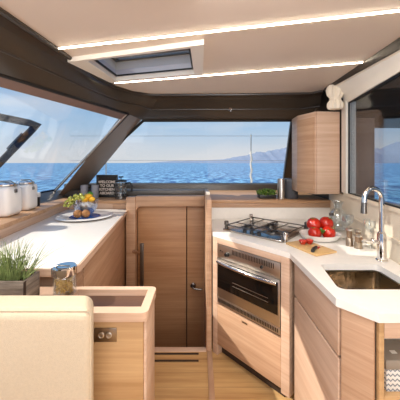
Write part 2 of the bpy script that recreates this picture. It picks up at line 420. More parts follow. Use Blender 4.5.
# front window
fl0, fl1 = (-1.63, 3.4, 1.175), (1.085, 3.4, 1.175); ft0, ft1 = (-.60, 2.76, WZ), (.97, 2.75, WZ)
fw = MB(); fw.thick([[fl0, fl1], [ft0, ft1]], (0, .008, .004)); w_front = struct(fw.build('window_2', clear))
b = MB(); b.tube([fl0, fl1, ft1, ft0, fl0], .016, 8); b.build('seal', black_rubber, w_front)
# pillar between them
b = MB()
lo = [(-1.70, 3.04), (-1.60, 3.44), (-1.68, 3.46), (-1.755, 3.15)]; hi = [(-.665, 2.37), (-.585, 2.76), (-.62, 2.86), (-.692, 2.48)]
t = bmesh.new(); vl = [t.verts.new((x, y, 1.02)) for x, y in lo]; vh = [t.verts.new((x, y, WZ+.05)) for x, y in hi]
t.faces.new(vh); t.faces.new(vl[::-1])
for i in range(4): t.faces.new((vl[i], vl[(i+1) % 4], vh[(i+1) % 4], vh[i]))
bmesh.ops.recalc_face_normals(t, faces=t.faces[:]); b._merge(t); struct(b.build('trim_3', pillar_mat))
b = MB(); b.tube([(-1.69, 3.03, 1.12), (-.668, 2.365, 1.895)], .011, 8); struct(b.build('trim_4', steel))
# dark pillar right of the front window
b = MB(); b.thick([[fl1, (1.6, 3.3, 1.175)], [ft1, (1.35, 2.6, WZ)], [(1.0, 2.72, CZ), (1.35, 2.5, CZ)]], (0, .05, 0)); struct(b.build('wall_front_right', dark_vinyl))
# sills under the windows
LZS = 1.0455
b = MB(); b.box(-1.75, 1.7, 3.33, 3.46, .9, 1.185, .02); b.box(-1.72, .09, 3.11, 3.34, LZS, 1.125, .015); struct(b.build('trim_5', grey_sill))
b = MB(); b.thick([[(x+.13, y-(.02 if i == 8 else 0), LZS) for i, (x, y) in enumerate(Bl)], [(x+.02, y-(.02 if i == 8 else 0), BLZ-.005) for i, (x, y) in enumerate(Bl)]], (-.08, .0, 0)); struct(b.build('trim_6', grey_sill))

# wooden window ledges
LZ = 1.045
led_l = [(-1.14, .4), (-1.30, 1.69), (-1.43, 2.82), (-.66, 2.82), (.09, 2.82), (.09, 3.34), (-1.62, 3.34), (-1.72, 3.0), (-1.80, .4)]
b = MB(); b.prism(led_l, LZ-.035, LZ, .006); struct(b.build('trim_7', oak_top))
b = MB(); b.prism([(-1.205, .4), (-1.318, 1.69), (-1.445, 2.9), (-1.5, 2.9), (-1.4, 1.69), (-1.24, .4)], 0, LZ-.034); struct(b.build('wall_left', oak_pale))
b = MB(); b.box(-1.43, -.80, 2.842, 2.9, 0, LZ-.034); struct(b.build('wall_front_left', oak_pale))
RZ = 1.10
b = MB(); b.prism([(.095, 2.45), (1.24, 2.45), (1.30, 3.34), (.095, 3.34)], RZ-.03, RZ, .006); struct(b.build('trim_8', oak_top))
b = MB(); b.box(.095, 1.235, 2.456, 2.49, 1.028, RZ-.0305, .003); struct(b.build('trim_9', oak))
b = MB(); b.box(.095, 1.235, 2.462, 2.50, .0, 1.0275); struct(b.build('wall_front', white_top))

# floor with the well of the companionway beyond it
b = MB(); b.prism([(-1.4, -2), (1.15, -2), (1.3, 2.04), (1.3, 2.46), (.05, 2.46), (.05, 2.04), (-1.4, 2.04)], -.04, 0); struct(b.build('floor', oak_floor))
b = MB(); b.box(-.9, .05, 1.995, 2.045, -.06, .004, .004); struct(b.build('trim_10', oak_pale))
b = MB(); b.box(-1.0, .2, 2.05, 3.0, -.95, -.9); struct(b.build('floor_lower', oak_floor))
vent = thing('floor_vent', 'pair of dark slots in the floor before the companionway', 'vent', (-.2, 1.95, 0))
for y in (1.975, 1.905):
    b = MB(); b.box(-.55, -.01, y-.009, y+.009, 0.0002, .0025, .0005); b.build('slot', gap_dark, vent)
b = MB(); b.box(.055, .092, .55, 1.995, .0, .012, .003); struct(b.build('trim_11', oak))

# companionway: post, header, two doors
b = MB(); b.box(.05, .09, 2.0, 2.82, -.9, 1.165, .004); struct(b.build('trim_12', oak))
b = MB(); b.box(-.778, -.68, 2.73, 2.83, -.9, 1.09, .006); b.box(-.95, -.7, 2.8305, 2.8415, -.9, 1.0); struct(b.build('trim_13', oak))
t = MB(); prof = [(-.68, 1.10), (.05, 1.10), (.05, .992), (-.62, .992), (-.645, .985), (-.662, .97), (-.672, .95), (-.68, .92)]
t.prism(prof, -.045, .045, .003, M=Matrix(((1, 0, 0, 0), (0, 0, -1, 2.785), (0, 1, 0, 0), (0, 0, 0, 1)))); struct(t.build('trim_14', oak))
d1 = MB(); d1.box(-.678, -.150, 2.835, 2.865, -.9, 1.04, .003); d1 = struct(d1.build('door_1', oak_door))
d2 = MB(); d2.box(-.140, .05, 2.835, 2.865, -.9, .985, .003); d2 = struct(d2.build('door_2', oak_door))
b = MB(); b.box(-.75, .09, 2.87, 2.9, -.9, 1.04); struct(b.build('wall_companionway', gap_dark))
b = MB()
b.lathe([(0, 0), (.030, 0), (.030, .008), (.024, .012), (0, .012)], M=Matrix.Translation((-.075, 2.835, .115)) @ Matrix.Rotation(PI/2, 4, 'X'), n=20)
b.tube([(-.075, 2.825, .115), (-.075, 2.785, .115), (-.062, 2.778, .106), (.02, 2.778, .097)], .0095, 8)
hdl = b.build('lever_handle', steel_dark, d2)
b = MB(); b.box(-.86, -.80, 2.081, 2.83, -.9, -.002); b.box(-.86, .049, 2.05, 2.08, -.9, -.045); struct(b.build('wall_well', oak_door))
# grab rail
g = thing('grab_rail', 'slim dark metal grab rail upright beside the companionway door', 'grab rail', (-.6, 2.69, -.2))
b = MB(); b.box(-.619, -.583, 2.675, 2.705, -.25, .62, .004); b.build('bar', steel_dark, g)
for z in (.52, -.15):
    b = MB(); b.tube([(-.69, 2.722, z), (-.60, 2.69, z)], .013, 10); b.lathe([(0, 0), (.02, 0), (.02, .006), (0, .006)], M=Matrix.Translation((-.692, 2.729, z)) @ Matrix.Rotation(PI/2, 4, 'X'), n=16); b.build('standoff', chrome, g)

# right wall: cream panel, post, window
def wx(Y): return 1.04+.174*(Y-1.354)
Y0, Y1 = .2, 2.03
def wquad(b, ya, yb, z0, z1, i0, i1):
    b.prism([(wx(ya)-i0, ya), (wx(yb)-i0, yb), (wx(yb)+i1, yb), (wx(ya)+i1, ya)], z0, z1); return b
b = MB(); wquad(b, -.5, 2.5, 0, 1.19, 0, .06); struct(b.build('wall_right', cream_panel))
b = MB(); wquad(b, -.5, 2.1, 1.19, 1.212, .012, .06); wquad(b, -.5, 2.02, 1.03, 1.045, .008, -.001); struct(b.build('trim_15', cream_panel))
b = MB(); wquad(b, 2.03, 2.12, 1.213, 1.93, .02, .06); struct(b.build('trim_16', white_frame))
eA = [(1.052, 2.2, CZ), (1.0, 1.3, CZ), (.90, -.5, CZ)]; eB = [(1.06, 2.2, CZ-.016), (1.012, 1.3, CZ-.052), (.92, -.5, CZ-.10)]
eC = [(x+.02, y, z-.006) for x, y, z in eB]
b = MB(); b.thick([eA, eB], (.02, 0, .002)); struct(b.build('trim_18', dark_trim))
b = MB(); b.thick([[(wx(y)-.012, y, 1.92) for y in (2.1, 1.3, -.5)], [(wx(y)-.012, y, 1.97) for y in (2.1, 1.3, -.5)], eC, [(x-.02, y, z+.001) for x, y, z in eC]], (.03, 0, .005)); struct(b.build('trim_17', white_frame))
b = MB(); wquad(b, -.5, 2.03, 1.213, 1.92, -.012, .02); w_right = struct(b.build('window_3', tinted))
b = MB()
for a, c in (((Y1, 1.213), (Y1, 1.92)), ((Y1, 1.92), (-.4, 1.92)), ((Y1, 1.213), (-.4, 1.213))):
    b.tube([(wx(a[0])+.005, a[0], a[1]), (wx(c[0])+.005, c[0], c[1])], .007, 8)
b.build('seal', black_rubber, w_right)
b = MB(); b.box(1.24, 1.26, 2.12, 3.3, 1.1, 2.1); b.box(1.10, 1.26, 2.46, 2.60, 1.88, 2.2); struct(b.build('wall_back_right', dark_vinyl))
# outside the right window: a taupe post added to carry the cabinet's reflection, and the dark underside of the roof overhang
b = MB(); b.box(1.262, 1.475, 2.19, 2.30, .5, 1.83, .01); struct(b.build('reflection_post', mat('reflection_taupe', rgb(150, 128, 116), .4, var=.05)))
b = MB(); b.prism([(1.22, -.6), (3.4, -.6), (3.4, 2.62), (1.262, 2.55), (1.262, 2.1), (1.22, 1.9)], 1.935, 2.04, .01); struct(b.build('roof_overhang', mat('dark_matt_panel', rgb(72, 64, 58), .95, spec=.1, var=.05)))
b = MB(); b.box(1.262, 3.4, 2.50, 2.62, 1.80, 1.934, .01); struct(b.build('roof_fascia', MATS['dark_matt_panel']))
b = MB(); b.prism([(1.3, -.5), (3.4, -.5), (3.4, 2.4), (1.3, 3.0)], .9, 1.02, .02); struct(b.build('side_deck', deck_m))

# ------------------------------------------------------------------ wall cabinet above the right ledge
cb = [(.95, 2.14), (1.155, 2.155), (1.155, 2.52), (.89, 2.52), (.875, 2.33)]
wc = thing('wall_cabinet', 'tall pale oak wall cabinet between front window and right window', 'cabinet', (1.03, 2.33, 1.19))
b = MB(); b.prism(cb, 1.192, 1.875, .004); b.build('body', oak_pale, wc)
b = MB(); M = frame_M((.95, 2.14, 0), (.205, .015)); b.box(.004, .20, -.016, -.001, 1.196, 1.872, .003, M=M); b.build('door', oak_pale, wc)
b = MB(); M = frame_M((.875, 2.33, 0), (.075, -.19)); b.box(.006, .198, -.013, -.001, 1.196, 1.83, .003, M=M); b.build('side_panel', oak, wc)
# hanging curtain tied in the middle
ct = thing('gathered_curtain', 'short cream curtain gathered and tied above the wall cabinet', 'curtain', (1.08, 2.20, 1.88))
def gather(prof, name, n=40, m=linen, flutes=9, amp=.12):
    t = bmesh.new(); rings = []
    for r, z in prof: rings.append([t.verts.new((1.08+r*(1+amp*math.cos(flutes*2*PI*k/n))*math.cos(2*PI*k/n), 2.075+.75*r*(1+amp*math.cos(flutes*2*PI*k/n))*math.sin(2*PI*k/n), z)) for k in range(n)])
    for a, c in zip(rings, rings[1:]):
        for k in range(n): t.faces.new((a[k], a[(k+1) % n], c[(k+1) % n], c[k]))
    t.faces.new(rings[0]); t.faces.new(rings[-1]); bmesh.ops.recalc_face_normals(t, faces=t.faces[:])
    b = MB(); b._merge(t); b.build(name, m, ct)
gather([(.05, 2.07), (.06, 2.05), (.064, 2.02), (.058, 1.99), (.040, 1.968), (.034, 1.96), (.042, 1.95), (.056, 1.925), (.058, 1.9), (.05, 1.88)], 'fabric')
gather([(.043, 1.967), (.045, 1.96), (.043, 1.953)], 'tie', amp=.03)

# ------------------------------------------------------------------ right worktop and its units
TH = .92
P1, P2, P3, P4 = (.096, 1.997), (.53, 1.53), (.533, 1.02), (.628, .913)
outer = [P1, P2, P3, P4, (wx(.913)-.002, .913), (wx(2.45)-.004, 2.45), (.098, 2.455)]
sink_hole = []
for (x, y), a0 in (((.66, 1.35), 90), ((.90, 1.35), 0), ((.90, 1.10), -90), ((.645, 1.10), -180)):
    pts = []
    for k in range(5):
        a = math.radians(a0+(90-k*22.5) if True else 0); pts.append((x+.03*math.cos(a)*1.0, y+.03*math.sin(a)))
    sink_hole += pts
sink_hole = []
for (cx, cy), a0 in (((.655, 1.335), 180), ((.90, 1.335), 90), ((.90, 1.12), 0), ((.618, 1.12), -90)):
    for k in range(5):
        a = math.radians(a0-k*22.5); sink_hole.append((cx+.03*math.cos(a), cy+.03*math.sin(a)))
rt = MB(); rt.holed(outer, sink_hole, TH-.032, TH); wt = tag(rt.build('worktop', white_top, loc=(.7, 1.6, TH-.032)), 'white angled worktop holding the hob and sink', 'worktop')

sk = thing('sink', 'polished steel sink set into the white angled worktop', 'sink', (.77, 1.22, .74))
t = bmesh.new()
c0 = Vector((.76, 1.225))
def ring(f, z): return [t.verts.new((c0.x+(x-c0.x)*f, c0.y+(y-c0.y)*f, z)) for x, y in sink_hole]
rings = [ring(1.02, TH-.034), ring(.985, TH-.036), ring(.97, TH-.07), ring(.95, TH-.15), ring(.90, TH-.172), ring(.6, TH-.178), ring(.12, TH-.18)]
for a, c in zip(rings, rings[1:]):
    n = len(a)
    for k in range(n): t.faces.new((a[k], a[(k+1) % n], c[(k+1) % n], c[k]))
t.faces.new(rings[-1]); bmesh.ops.recalc_face_normals(t, faces=t.faces[:])
for f in t.faces: f.normal_flip()
b = MB(); b._merge(t); b.build('bowl', mat('sink_steel', (.58, .5, .4, 1), .1, 1, bump=1.0, bscale=26), sk)
b = MB(); b.lathe([(0, .004), (.012, .004), (.014, .002), (.035, .002), (.037, 0), (0, 0)], (.775, 1.225, TH-.179)); b.build('drain', steel, sk)

fc = thing('kitchen_faucet', 'tall chrome gooseneck faucet behind the sink', 'faucet', (.99, 1.41, TH))
fx, fy = .985, 1.41
b = MB(); b.lathe([(0, 0), (.029, 0), (.029, .006), (.023, .012), (.022, .12), (.0205, .15), (.013, .158), (0, .158)], (fx, fy, TH)); b.build('body', chrome, fc)
arc = [(fx, fy, TH+.15), (fx, fy, TH+.30)]+[(fx-.055+.055*math.cos(a), fy-.012*(1-math.cos(a)), TH+.335+.058*math.sin(a)) for a in [PI*k/14 for k in range(15)]]+[(fx-.112, fy-.026, TH+.315)]
b = MB(); b.tube(arc, .0125, 12); b.build('spout', chrome, fc)
b = MB(); b.tube([(fx-.112, fy-.026, TH+.32), (fx-.114, fy-.027, TH+.262)], .014, 12, rs=[.0135, .0155]); b.build('spray_head', steel_dark, fc)
b = MB(); b.tube([(fx-.015, fy, TH+.10), (fx-.055, fy-.005, TH+.11)], .009, 10); b.tube([(fx-.045, fy-.005, TH+.108), (fx-.115, fy-.01, TH+.122)], .0095, 10); b.ball((fx-.052, fy-.005, TH+.11), .014); b.build('lever', chrome, fc)

# oven housing
MO = frame_M((P1[0], P1[1], 0), (P2[0]-P1[0], P2[1]-P1[1]))
L12 = (Vector(P2)-Vector(P1)).length
oc = thing('oven_cabinet', 'pale oak housing around the oven with a wide drawer below', 'cabinet', (*(MO @ Vector((L12/2, .2, 0)))[:2], 0))
b = MB()
b.box(.002, .05, .0, .45, .0, .886, .002, M=MO); b.box(L12-.06, L12-.004, .0, .30, .06, .886, .002, M=MO)
b.box(.0501, L12-.0601, .0, .06, .845, .886, .002, M=MO); b.box(.0501, L12-.0601, .022, .4, .385, .405, .002, M=MO)
b.box(.0501, L12-.0601, .40, .42, .06, .886, M=MO); b.build('carcass', oak_pale, oc)
dr = MB(); dr.box(.0505, L12-.0605, -.0005, .0195, .085, .383, .003, M=MO); dr.box(.053, L12-.063, .0205, .3, .11, .36, M=MO); drw = dr.build('drawer', oak, oc)
b = MB(); b.box(L12/2-.035, L12/2+.01, -.004, .0005, .356, .366, .002, M=MO); b.build('pull', bronze, drw)
b = MB(); b.box(.051, L12-.061, .05, .07, 0, .06, M=MO); b.build('plinth', gap_dark, oc)

# oven
ov = thing('oven', 'built-in steel oven with dark glass door beneath the hob', 'oven', (*(MO @ Vector((L12/2, .2, 0)))[:2], .41))
x0, x1 = .054, L12-.064
b = MB(); b.box(x0, x1, .02, .38, .408, .842, .003, M=MO); b.build('body', steel_dark, ov)
cp = MB(); cp.box(x0, x1, -.002, .0195, .742, .842, .003, M=MO); cpo = cp.build('control_panel', steel, ov)
b = MB()
for k in range(30):
    if 2 < k: xx = x0+.105+k*(x1-x0-.14)/30; b.box(xx, xx+.005, -.0035, -.0021, .796, .829, M=MO)
b.build('vent_slots', black_matt, cpo)
def knob(px, pz, r, l=.022):
    b = MB(); Mk = MO @ Matrix.Translation((px, -.002, pz)) @ Matrix.Rotation(PI/2, 4, 'X')
    b.lathe([(0, 0), (r, 0), (r, .004), (r*.8, .006), (r*.75, l), (0, l)], M=Mk, n=18); b.build('knob', black_matt, cpo)
knob(x0+.1, .788, .017); knob(x1-.13, .782, .010, .012)
b = MB()
for px in (x0+.03, x0+.05, x0+.036): b.lathe([(0, 0), (.004, 0), (.004, .002), (0, .002)], M=MO @ Matrix.Translation((px, -.002, .80-.3*(px-x0-.03))) @ Matrix.Rotation(PI/2, 4, 'X'), n=10)
b.build('indicator', black_matt, cpo)
od = MB(); od.box(x0, x1, -.006, .0195, .452, .738, .004, M=MO); odo = od.build('door', steel, ov)
b = MB(); b.box(x0+.006, x1-.012, -.0075, -.0062, .522, .722, .0005, M=MO); b.build('glass', black_gloss, odo)
b = MB()
for z in (.60, .575): b.box(x0+.15, x1-.08, -.0085, -.0077, z, z+.003, M=MO)
b.build('rack_line', steel, odo)
b = MB(); hp = []
for k in range(13):
    u = k/12; hp.append(MO @ Vector((x0+.012+u*(x1-x0-.03), -.014-.024*math.sin(PI*min(1, u*1.0))**.6, .716)))
b.tube(hp, .0125, 12); b.build('handle', chrome, odo)
lg = MB(); lg.box(x0, x1, -.004, .0195, .408, .449, .002, M=MO); lgo = lg.build('lower_grille', steel, ov)
b = MB()
for k in range(42): xx = x0+.012+k*(x1-x0-.02)/42; b.box(xx, xx+.006, -.0055, -.0041, .416, .440, M=MO)
b.build('grille_slots', black_matt, lgo)

# sink unit (runs towards the camera)
MS = frame_M((.545, 1.515, 0), (.0, -1))
LS = .49
su = thing('sink_cabinet', 'pale oak sink cabinet with a drawer front above a plain door', 'cabinet', (.7, 1.27, 0))
b = MB(); b.box(.0, LS, .022, .04, .06, .886, M=MS); b.box(0, .018, .022, .3, .06, .70, M=MS); b.build('carcass', gap_dark, su)
b = MB(); b.box(.012, LS-.002, 0, .020, .688, .886, .003, M=MS); b.build('drawer_front', oak_pale, su)
b = MB(); b.box(.012, LS-.002, 0, .020, .085, .676, .003, M=MS); b.build('door', oak_pale, su)
b = MB(); b.box(.01, LS-.01, .045, .06, 0, .06, M=MS); b.build('plinth', gap_dark, su)
# angled corner panel
MA = frame_M((.546, 1.015, 0), (P4[0]-P3[0], P4[1]-P3[1])); LA = .128
ap = thing('corner_cabinet', 'narrow angled pale oak cabinet on the near corner of the worktop', 'cabinet', (.62, .98, 0))
b = MB(); b.prism([(.562, 1.012), (.634, .936), (.634, 1.012)], .03, .886, .002); b.build('body', gap_dark, ap)
b = MB(); b.box(.004, LA-.014, -.0005, .018, .06, .884, .003, M=MA); b.build('door', oak, ap)
# open shelf unit facing the camera
sh = thing('shelf_unit', 'oak open shelf unit under the near end of the worktop', 'shelf', (.8, 1.0, 0))
sx0, sx1, sy0 = .638, .955, .925
b = MB()
b.box(sx0, sx0+.018, sy0, 1.08, .06, .886, .002); b.box(sx1-.018, sx1, sy0, 1.08, .06, .886, .002); b.build('side_panel', oak_console, sh)
b = MB(); b.box(sx0+.0185, sx1-.0185, sy0, sy0+.02, .825, .886, .002); b.build('top_rail', oak_pale, sh)
b = MB(); b.box(sx0+.0185, sx1-.0185, sy0, 1.079, .60, .618, .002); b.build('shelf', oak_console, sh)
b = MB(); b.box(sx0+.0185, sx1-.0185, 1.06, 1.079, .62, .886); b.build('back_panel', white_frame, sh)
b = MB(); b.box(sx0+.0185, sx1-.0185, sy0+.002, sy0+.02, .06, .598, .002); b.build('lower_door', oak_pale, sh)

# chevron storage box on the shelf
def chevron():
    m = bpy.data.materials.new('chevron_pattern'); m.use_nodes = True; nt = m.node_tree; L = nt.links; bs = nt.nodes['Principled BSDF']
    tc = nt.nodes.new('ShaderNodeTexCoord'); sp = nt.nodes.new('ShaderNodeSeparateXYZ'); L.new(tc.outputs['Object'], sp.inputs[0])
    def mth(op, a, v=None, c=None):
        n = nt.nodes.new('ShaderNodeMath'); n.operation = op
        if hasattr(a, 'links'): L.new(a, n.inputs[0])
        else: n.inputs[0].default_value = a
        if v is not None:
            if hasattr(v, 'links'): L.new(v, n.inputs[1])
            else: n.inputs[1].default_value = v
        return n.outputs[0]
    s = mth('ADD', sp.outputs['X'], sp.outputs['Y'])
    pp = mth('PINGPONG', s, .008)
    z = mth('ADD', sp.outputs['Z'], pp)
    f = mth('FRACT', mth('DIVIDE', z, .018))
    r = nt.nodes.new('ShaderNodeValToRGB'); r.color_ramp.interpolation = 'CONSTANT'; e = r.color_ramp.elements
    e[0].color = rgb(228, 226, 222); e[1].position = .42; e[1].color = rgb(120, 130, 142); k = e.new(.75); k.color = rgb(228, 226, 222)
    L.new(f, r.inputs['Fac']); L.new(r.outputs[0], bs.inputs['Base Color']); bs.inputs['Roughness'].default_value = .6
    return m
chev = chevron()
bx = thing('storage_box', 'grey lidded storage box with zigzag pattern on the open shelf', 'box', (.80, .99, .618))
b = MB(); b.box(.678, .90, .945, 1.05, .6185, .70, .002); b.build('body', chev, bx)
b = MB(); b.box(.674, .904, .941, 1.054, .7005, .735, .003); lid = b.build('lid', grey_lid, bx)
b = MB(); b.box(.72, .74, .975, .99, .7352, .7372); b.build('lid_tag', white_frame, lid)

# ------------------------------------------------------------------ hob
MH = frame_M((.178, 2.05, 0), (.368, -.34))
hob = thing('gas_hob', 'steel gas hob with pan grids on the white worktop', 'hob', (*(MH @ Vector((.25, .22, 0)))[:2], TH))
HW, HD = .50, .44
b = MB(); b.box(0, HW, 0, HD, TH+.0005, TH+.016, .006, M=MH); b.build('plate', mat('hob_steel', (.46, .41, .36, 1), .25, 1, bump=.03, bscale=200), hob)
for k, (bx_, by_, r) in enumerate(((.14, .15, .034), (.36, .14, .045), (.25, .31, .04))):
    c = MH @ Vector((bx_, by_, TH+.0162)); b = MB()
    b.lathe([(0, 0), (r*1.3, 0), (r*1.3, .004), (r, .006), (r, .014), (0, .014)], c, 20); bb = b.build('burner', steel_dark, hob)
    b = MB(); b.lathe([(0, .0142), (r*.8, .0142), (r*.8, .019), (r*.7, .022), (0, .022)], c, 20); b.build('burner_cap', black_matt, bb)
zb = TH+.04
def grid(xa, xb, ya, yb, cross):
    b = MB(); q = lambda x, y, z=zb: MH @ Vector((x, y, z))
    for a, c in (((xa, ya), (xb, ya)), ((xb, ya), (xb, yb)), ((xb, yb), (xa, yb)), ((xa, yb), (xa, ya))): b.tube([q(*a), q(*c)], .0045, 8)
    for cx, cy, r in cross:
        for dx, dy in ((1, 0), (-1, 0), (0, 1), (0, -1)):
            ex = xb if dx > 0 else xa if dx < 0 else cx; ey = yb if dy > 0 else ya if dy < 0 else cy
            b.tube([q(cx+dx*r, cy+dy*r), q(ex, ey)], .004, 8)
    for x in (xa, xb):
        for y in (ya, yb): b.tube([q(x, y, TH+.016), q(x, y)], .005, 8)
    b.build('pan_grid', steel_dark, hob)
grid(.02, .245, .03, .42, [(.14, .15, .025)]); grid(.255, .48, .03, .42, [(.36, .14, .03), (.36, .31, .04)])
for x, y in ((.0, .05), (.0, .42), (.49, .44), (.5, .04)):
    b = MB(); c = MH @ Vector((x, y, 0)); b.lathe([(0, 0), (.014, 0), (.014, .035), (.017, .036), (.017, .062), (.012, .066), (0, .066)], (c.x, c.y, TH+.001), 14); b.build('fiddle_clamp', steel_dark if y > .43 or x < .1 and y < .1 else chrome, hob)
for k in range(3):
    b = MB(); c = MH @ Vector((.19+.06*k, .022, TH+.0162)); b.lathe([(0, 0), (.015, 0), (.013, .018), (0, .018)], c, 14); b.build('knob', black_matt, hob)

# ------------------------------------------------------------------ tomatoes, board, knife, bottles
bw = thing('serving_bowl', 'shallow white oval bowl holding the tomatoes', 'bowl', (.83, 1.80, TH))
Mo = Matrix.Diagonal((1.12, .92, 1, 1))
b = MB(); b.lathe([(0, .006), (.07, .006), (.10, .02), (.118, .045), (.122, .045), (.106, .016), (.078, 0), (0, 0)], (.83, 1.80, TH+.0005), 32, M=Mo); b.build('dish', ceramic, bw)
tlabels = [('front left tomato in the white oval bowl, low beside the hob', (-.052, -.035, .055), .043, 1.0), ('front right tomato low in the white oval bowl', (.045, -.03, .055), .045, 1.0),
           ('back left tomato resting high in the white oval bowl', (-.028, .032, .098), .049, .95), ('back right tomato resting highest in the white oval bowl', (.063, .04, .102), .049, .95)]
for k, (lb, (dx, dy, dz), r, sq) in enumerate(tlabels):
    p = (.83+dx, 1.80+dy, TH+dz); t = thing('tomato', lb, 'tomato', p, 'whole tomatoes in the white bowl')
    b = MB(); b.ball(p, r, (1, 1, sq), (.3*k, .2, 0), 16); b.build('flesh', tomato_m, t)
    b = MB(); top = Vector(p)+Vector((0.3*r, -.45*r, .80*r)) if k % 2 else Vector(p)+Vector((-.3*r, -.3*r, .87*r))
    for q in range(5):
        a = 2*PI*q/5; b.tube([top, top+Vector((math.cos(a)*.016, math.sin(a)*.012, .003))], .003, 5, rs=[.003, .0008])
    b.build('calyx', leaf_m, t)
b = MB()
for k in range(7): b.ball((.845+random.uniform(-.03, .02), 1.765+random.uniform(-.02, .01), TH+.06+random.uniform(0, .02)), .014, (1.2, .6, .25), (random.uniform(-1, 1), random.uniform(-1, 1), k), 6)
tag(b.build('herb_sprig', leaf_m, loc=(.84, 1.76, TH+.05)), 'dark green herb leaves tucked among tomatoes in the white bowl', 'herb')

MBd = frame_M((.655, 1.466, 0), (.148, .062))
b = MB(); b.box(0, .165, 0, .25, TH+.0005, TH+.013, .004, M=MBd); tag(b.build('cutting_board', board_wood, loc=(.70, 1.6, TH)), 'small light wooden cutting board on the worktop before the bowl', 'cutting board')
for lb, (x, y), rz in (('left half of the sliced tomato on the cutting board', (.655, 1.655), .4), ('right half of the sliced tomato on the cutting board', (.70, 1.665), -.5)):
    p = (x, y, TH+.0135); t = thing('tomato_half', lb, 'tomato', p, 'sliced tomato halves on the board')
    b = MB(); b.lathe([(0, .0), (.012, .0), (.021, .009), (.025, .022), (.024, .025), (0, .025)], p, 18); b.build('flesh', tomato_m, t)
    b = MB(); b.lathe([(0, .0252), (.021, .0252), (.018, .027), (0, .026)], p, 18); b.build('cut_face', tomato_cut, t)
kn = thing('paring_knife', 'small paring knife with a dark handle lying on the cutting board', 'knife', (.69, 1.56, TH+.013))
b = MB(); b.tube([(.650, 1.50, TH+.024), (.672, 1.535, TH+.024), (.70, 1.565, TH+.023)], .010, 8, rs=[.011, .011, .009]); b.build('handle', black_matt, kn)
b = MB(); b.prism([(.700, 1.562), (.708, 1.556), (.76, 1.62), (.72, 1.60)], TH+.0135, TH+.0155); b.build('blade', chrome, kn)

def bottle(c, h, r, name, lb, m, capm, cat='bottle'):
    t = thing(name, lb, cat, c)
    b = MB(); b.lathe([(0, 0), (r, 0), (r*1.02, .006), (r, h*.55), (r*.85, h*.66), (r*.45, h*.76), (r*.42, h*.88), (0, h*.88)], c, 18); b.build('body', m, t)
    b = MB(); b.lathe([(0, h*.881), (r*.52, h*.881), (r*.52, h), (0, h)], c, 14); b.build('cap', capm, t); return t
t = bottle((.985, 1.95, TH), .155, .032, 'oil_bottle', 'small clear bottle with a dark cap behind the tomato bowl', ware, steel_dark)
b = MB(); b.lathe([(0, .006), (.028, .006), (.028, .06), (0, .06)], (.985, 1.95, TH), 16); b.build('oil', oil_m, t)
def mill(c, h, r, lb):
    t = thing('pepper_mill', lb, 'mill', c, 'seasoning mills behind the worktop')
    b = MB(); b.lathe([(0, 0), (r, 0), (r, .004), (r, h*.42), (r*.9, h*.45), (0, h*.45)], c, 18); b.build('steel_base', bronze, t)
    b = MB(); b.lathe([(0, h*.452), (r*.78, h*.452), (r*.8, h*.85), (0, h*.85)], c, 18); b.build('chamber', mat('mill_spice_%d' % int(h*1000), rgb(120, 96, 74), .5, var=.4, vscale=200), t)
    b = MB(); b.lathe([(0, h*.852), (r*.95, h*.852), (r*.95, h*.96), (r*.6, h), (0, h)], c, 18); b.build('cap', steel, t)
mill((.957, 1.665, TH), .115, .021, 'taller left mill of the pair near the faucet')
mill((.985, 1.62, TH), .085, .023, 'shorter squat mill of the pair, nearest the faucet')
mill((1.055, 1.735, TH), .085, .02, 'dark mill standing furthest back against the cream wall behind the faucet')
# carafe and stemmed glasses
cf = thing('glass_carafe', 'large round clear glass carafe by the cream wall', 'carafe', (1.087, 2.05, TH))
b = MB(); b.lathe([(0, .004), (.045, .004), (.068, .04), (.072, .09), (.055, .14), (.030, .175), (.030, .20), (.042, .23), (.039, .23), (.027, .20), (.027, .175), (.052, .14), (.069, .09), (.065, .042), (.043, .008), (0, .008)], (1.087, 2.05, TH), 28); b.build('body', ware, cf)
b = MB(); b.lathe([(0, .182), (.026, .182), (.026, .205), (.03, .206), (.03, .222), (0, .222)], (1.087, 2.05, TH), 20); b.build('stopper', ware, cf)
def stem_glass(c, lb):
    t = thing('stem_glass', lb, 'glass', c, 'stemmed glasses by the mills')
    b = MB(); b.lathe([(0, .098), (.02, .102), (.036, .125), (.04, .15), (.038, .172), (.036, .172), (.0375, .15), (.033, .127), (.0, .106)], c, 22); b.build('cup', ware, t)
    b = MB(); b.lathe([(0, 0), (.032, 0), (.032, .002), (.006, .006), (.004, .02), (.004, .09), (.012, .0975), (0, .0975)], c, 18); b.build('stem', ware, t)
stem_glass((1.02, 1.80, TH), 'left stemmed glass behind the mills')
stem_glass((1.075, 1.64, TH), 'right stemmed glass between mills and wall')

# ------------------------------------------------------------------ things on the right ledge
tin = thing('steel_tin', 'open steel tin beside the herbs on the right ledge', 'tin', (.83, 2.72, RZ))
b = MB(); b.lathe([(0, 0), (.036, 0), (.036, .195), (.034, .195), (.034, .004), (0, .004)], (.80, 2.56, RZ), 24); b.build('body', steel, tin)
jar = thing('grey_jar', 'dark grey lidded jar between steel tin and wall cabinet', 'jar', (.90, 2.60, RZ))
jp = (.905, 2.585, RZ)
b = MB(); b.lathe([(0, 0), (.062, 0), (.066, .006), (.066, .17), (0, .17)], jp, 28); b.build('body', mat('charcoal_enamel', rgb(78, 80, 86), .35, var=.08), jar)
b = MB(); b.lathe([(0, .1702), (.069, .1702), (.069, .192), (.06, .198), (0, .198)], jp, 28); b.build('lid', mat('charcoal_lid', rgb(92, 94, 100), .3, var=.06), jar)
herb = thing('herb_planter', 'low dark tray of short green herbs on the right ledge', 'plant', (.66, 2.6, RZ))
b = MB(); b.box(.585, .745, 2.54, 2.66, RZ+.0005, RZ+.04, .006); b.build('tray', black_matt, herb)
b = MB()
